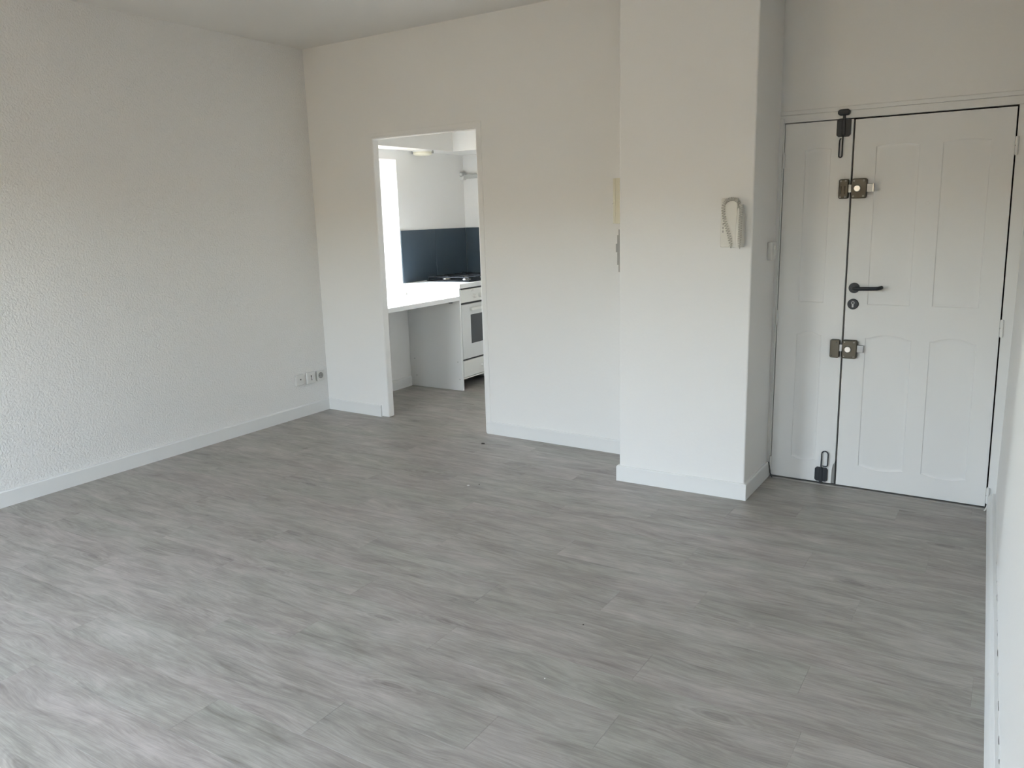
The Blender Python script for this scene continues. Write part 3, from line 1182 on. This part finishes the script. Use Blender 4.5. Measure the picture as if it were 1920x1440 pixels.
# end panel
ep = empty('end_panel', (-4.25, YP, 0.0))
tag(ep, 'tall white laminate end panel between the desk and the cooker', 'end panel')
obj('panel', box(XK + 0.002 + 4.25, XF_ + 4.25, 0.0, 0.019, 0.0015, 0.874), 'lam', ep, bevel=0.001)
for sx, sz in ((-4.481, 0.25), (-4.466, 0.099), (-4.009, 0.25), (-3.995, 0.099)):
    bm = bmesh.new()
    cyl(bm, (sx + 4.25, sz), 0.0042, 'y', -0.0015, 0.003, 12)
    obj('screw', bm, 'steel', ep)

# worktop over the cooker
wt = empty('worktop', (-4.25, 5.9, 0.876))
tag(wt, 'white laminate worktop raised above the desk, carrying the hob', 'worktop')
obj('slab', box(XK + 0.002 + 4.25, XF_ + 0.010 + 4.25, YP - 0.006 - 5.9, YK - 0.002 - 5.9, 0.0, 0.038), 'lam', wt, bevel=0.003)

# gas hob
hb = empty('gas_hob', (-4.235, 5.94, 0.914))
tag(hb, 'black gas hob with steel burners and pan supports', 'hob')
bm = bmesh.new()
prism(bm, rrect(-0.235, 0.235, -0.285, 0.285, 0.02), 'z', 0.0, 0.008)
obj('hob_plate', bm, 'black', hb, bevel=0.003)
for sx in (-0.11, 0.11):
    for sy in (-0.15, 0.13):
        bm = bmesh.new()
        cyl(bm, (sx, sy), 0.040, 'z', 0.008, 0.020, 24, 0.036)
        bu = obj('burner', bm, 'chrome', hb, bevel=0.002)
        bm = bmesh.new()
        cyl(bm, (sx, sy), 0.028, 'z', 0.020, 0.027, 24, 0.025)
        obj('burner_cap', bm, 'black', bu, bevel=0.002)
for sy in (-0.15, 0.13):
    bm = bmesh.new()
    x0, x1, y0, y1, z = -0.215, 0.215, sy - 0.115, sy + 0.115, 0.036
    tube(bm, [(x0, y0, z), (x1, y0, z), (x1, y1, z), (x0, y1, z)], 0.004, 6, closed=True)
    for sx in (-0.11, 0.11):
        tube(bm, [(sx, y0, z), (sx, sy - 0.03, z)], 0.004, 6)
        tube(bm, [(sx, y1, z), (sx, sy + 0.03, z)], 0.004, 6)
    tube(bm, [(x0, sy, z), (-0.14, sy, z)], 0.004, 6)
    tube(bm, [(x1, sy, z), (0.14, sy, z)], 0.004, 6)
    tube(bm, [(-0.08, sy, z), (0.08, sy, z)], 0.004, 6)
    for cx in (x0, x1):
        for cy in (y0, y1):
            tube(bm, [(cx, cy, z), (cx, cy, 0.008)], 0.004, 6)
    obj('pan_support', bm, 'black', hb, smooth=50)

# built-in cooker below
ck = empty('cooker', (-3.966, 5.775, 0.0))
tag(ck, 'white built-in cooker with dark oven window under the worktop', 'cooker')
y0, y1 = -0.297, 0.297
obj('body', box(-0.545, -0.020, y0, y1, 0.097, 0.872), 'ovenbody', ck, bevel=0.002)
cp = obj('control_panel', box(-0.020, 0.0, y0, y1, 0.752, 0.862), 'enamel', ck, bevel=0.003)
for k, yy in enumerate((-0.104, -0.02, 0.06, 0.14, 0.22)):
    bm = bmesh.new()
    cyl(bm, (yy, 0.797), 0.021, 'x', 0.0, 0.006, 24, 0.020)
    cyl(bm, (yy, 0.797), 0.018, 'x', 0.006, 0.024, 24, 0.015)
    kn = obj('knob', bm, 'plastic', cp, bevel=0.002)
bm = bmesh.new()
for dy, dz in ((-0.135, 0.842), (-0.118, 0.848)):
    cyl(bm, (dy, dz), 0.0032, 'x', -0.001, 0.0008, 10)
obj('dial_marks', bm, 'hole', cp)
od = obj('oven_door', box(-0.020, 0.0, y0 + 0.004, y1 - 0.004, 0.268, 0.735), 'enamelgrey', ck, bevel=0.003)
obj('oven_window', box(-0.004, 0.0012, -0.166, 0.166, 0.393, 0.642), 'oven', od, bevel=0.001)
bm = bmesh.new()
bx(bm, 0.0, 0.030, -0.172, -0.158, 0.682, 0.704)
bx(bm, 0.0, 0.030, 0.158, 0.172, 0.682, 0.704)
bx(bm, 0.020, 0.034, -0.180, 0.180, 0.680, 0.706)
obj('oven_handle', bm, 'enamel', od, bevel=0.004, seg=3)
dr = obj('drawer', box(-0.020, 0.0, y0 + 0.004, y1 - 0.004, 0.112, 0.252), 'enamel', ck, bevel=0.003)
bm = bmesh.new()
cyl(bm, (-0.022, 0.182), 0.009, 'x', 0.0, 0.020, 16, 0.011)
obj('drawer_knob', bm, 'enamel', dr, bevel=0.002)
obj('bottom_rail', box(-0.020, -0.002, y0, y1, 0.097, 0.108), 'enamel', ck, bevel=0.001)
for sx in (-0.50, -0.07):
    for sy in (-0.25, 0.25):
        bm = bmesh.new()
        cyl(bm, (sx, sy), 0.018, 'z', 0.001, 0.097, 14)
        obj('foot', bm, 'black', ck)

# narrow filler cabinet beyond the cooker
fc = empty('kitchen_cabinet', (-3.966, 6.23, 0.0))
tag(fc, 'narrow white cabinet between the cooker and the far kitchen wall', 'cabinet')
obj('body', box(-0.545, -0.020, -0.148, 0.150, 0.097, 0.872), 'lam', fc, bevel=0.002)
cd = obj('door', box(-0.019, 0.0, -0.146, 0.146, 0.100, 0.868), 'lam', fc, bevel=0.002)
bm = bmesh.new(); cyl(bm, (0.10, 0.78), 0.010, 'x', 0.0, 0.022, 16); obj('knob', bm, 'steel', cd, bevel=0.002)
obj('plinth', box(-0.50, -0.06, -0.148, 0.150, 0.001, 0.097), 'lam', fc)

# dark wall tiles
tz0, tz1, td = 0.9145, 1.362, 0.008
for a, b in ((5.418, 5.897), (5.900, YK - 0.009)):
    obj('tile', box(XK - 0.001, XK + td, a, b, tz0, tz1), 'slate', wall_kl, bevel=0.001)
for k in range(4):
    a = XK + td + 0.001 + 0.481 * k
    obj('tile', box(a, a + 0.478, YK - td, YK + 0.001, tz0, tz1), 'slate', wall_kb, bevel=0.001)

# round ceiling lamp in the kitchen
cl = empty('ceiling_lamp', (-4.437, 5.655, ZK))
tag(cl, 'small round cream ceiling lamp under the dropped kitchen ceiling', 'ceiling lamp')
bm = bmesh.new(); cyl(bm, (0, 0), 0.086, 'z', -0.012, 0.0, 36); obj('base', bm, 'plastic', cl, bevel=0.002)
bm = bmesh.new()
n = 36
prof = [(0.082, -0.012), (0.084, -0.024), (0.078, -0.034), (0.060, -0.040), (0.030, -0.042), (0.002, -0.043)]
rings = [[bm.verts.new((r * math.cos(2 * math.pi * k / n), r * math.sin(2 * math.pi * k / n), z)) for k in range(n)] for r, z in prof]
for a, b in zip(rings, rings[1:]):
    for i in range(n):
        bm.faces.new((a[i], a[(i + 1) % n], b[(i + 1) % n], b[i]))
bm.faces.new(rings[-1])
obj('diffuser', bm, 'cream', cl, smooth=50)
for sg in (-1, 1):
    bm = bmesh.new()
    a = math.radians(20)
    px, py = sg * 0.088 * math.cos(a), sg * 0.088 * math.sin(a)
    bx(bm, px - 0.008, px + 0.008, py - 0.008, py + 0.008, -0.026, -0.002)
    obj('clip', bm, 'greyplastic', cl, bevel=0.002)

# slim wall light on the far kitchen wall
wl = empty('wall_light', (-4.52, YK, 1.84))
tag(wl, 'slim pale wall light with round end cap in the kitchen corner', 'wall light')
obj('bar', box(0.0, 0.62, -0.045, 0.0, -0.028, 0.008), 'greybar', wl, bevel=0.004)
bm = bmesh.new(); cyl(bm, (-0.002, 0.012), 0.022, 'y', -0.060, 0.0, 24); cap = obj('end_cap', bm, 'greybar', wl, bevel=0.003)
bm = bmesh.new(); cyl(bm, (-0.002, 0.012), 0.012, 'y', -0.064, -0.058, 20); obj('cap_button', bm, 'plastic', cap, bevel=0.002)
bm = bmesh.new(); prism(bm, rrect(-0.022, 0.018, -0.040, -0.002, 0.008), 'y', -0.050, 0.0); obj('bracket', bm, 'plastic', wl, bevel=0.002)

# ------------------------------------------------------------------ bits left on the floor
def crumb(name, loc, sx, sy, sz, m, seed, label, cat, rz=0.3):
    rnd = random.Random(seed)
    bm = bmesh.new()
    bmesh.ops.create_icosphere(bm, subdivisions=2, radius=1.0)
    for v in bm.verts:
        k = 1 + rnd.uniform(-0.25, 0.25)
        v.co = Vector((v.co.x * sx * k, v.co.y * sy * k, max(v.co.z, -0.55) * sz))
    zmin = min(v.co.z for v in bm.verts)
    for v in bm.verts:
        v.co.z -= zmin
    o = obj(name, bm, m, smooth=0)
    o.location = (loc[0], loc[1], 0.0)
    o.rotation_euler = (0, 0, rz)
    return tag(o, label, cat)


crumb('dirt_chip', (-2.90, 4.185), 0.013, 0.007, 0.005, 'dirt', 1, 'dark flake of dirt on the floor in front of the doorway edge', 'debris')
crumb('plaster_chip', (-2.503, 3.454), 0.008, 0.005, 0.004, 'chip', 2, 'pale plaster crumb on the floor in front of the pillar alcove', 'debris', 0.9)
crumb('dirt_chip', (-2.46, 3.50), 0.006, 0.003, 0.002, 'dirt', 5, 'thin dark splinter lying beside the pale plaster crumb', 'debris', 2.0)
crumb('plaster_chip', (-1.19, 2.02), 0.0022, 0.0022, 0.002, 'chip', 3, 'tiny white speck alone in the middle of the floor', 'debris')
crumb('dirt_chip', (-1.24, 2.39), 0.0028, 0.0022, 0.002, 'dirt', 4, 'tiny black speck on the middle of the floor', 'debris')
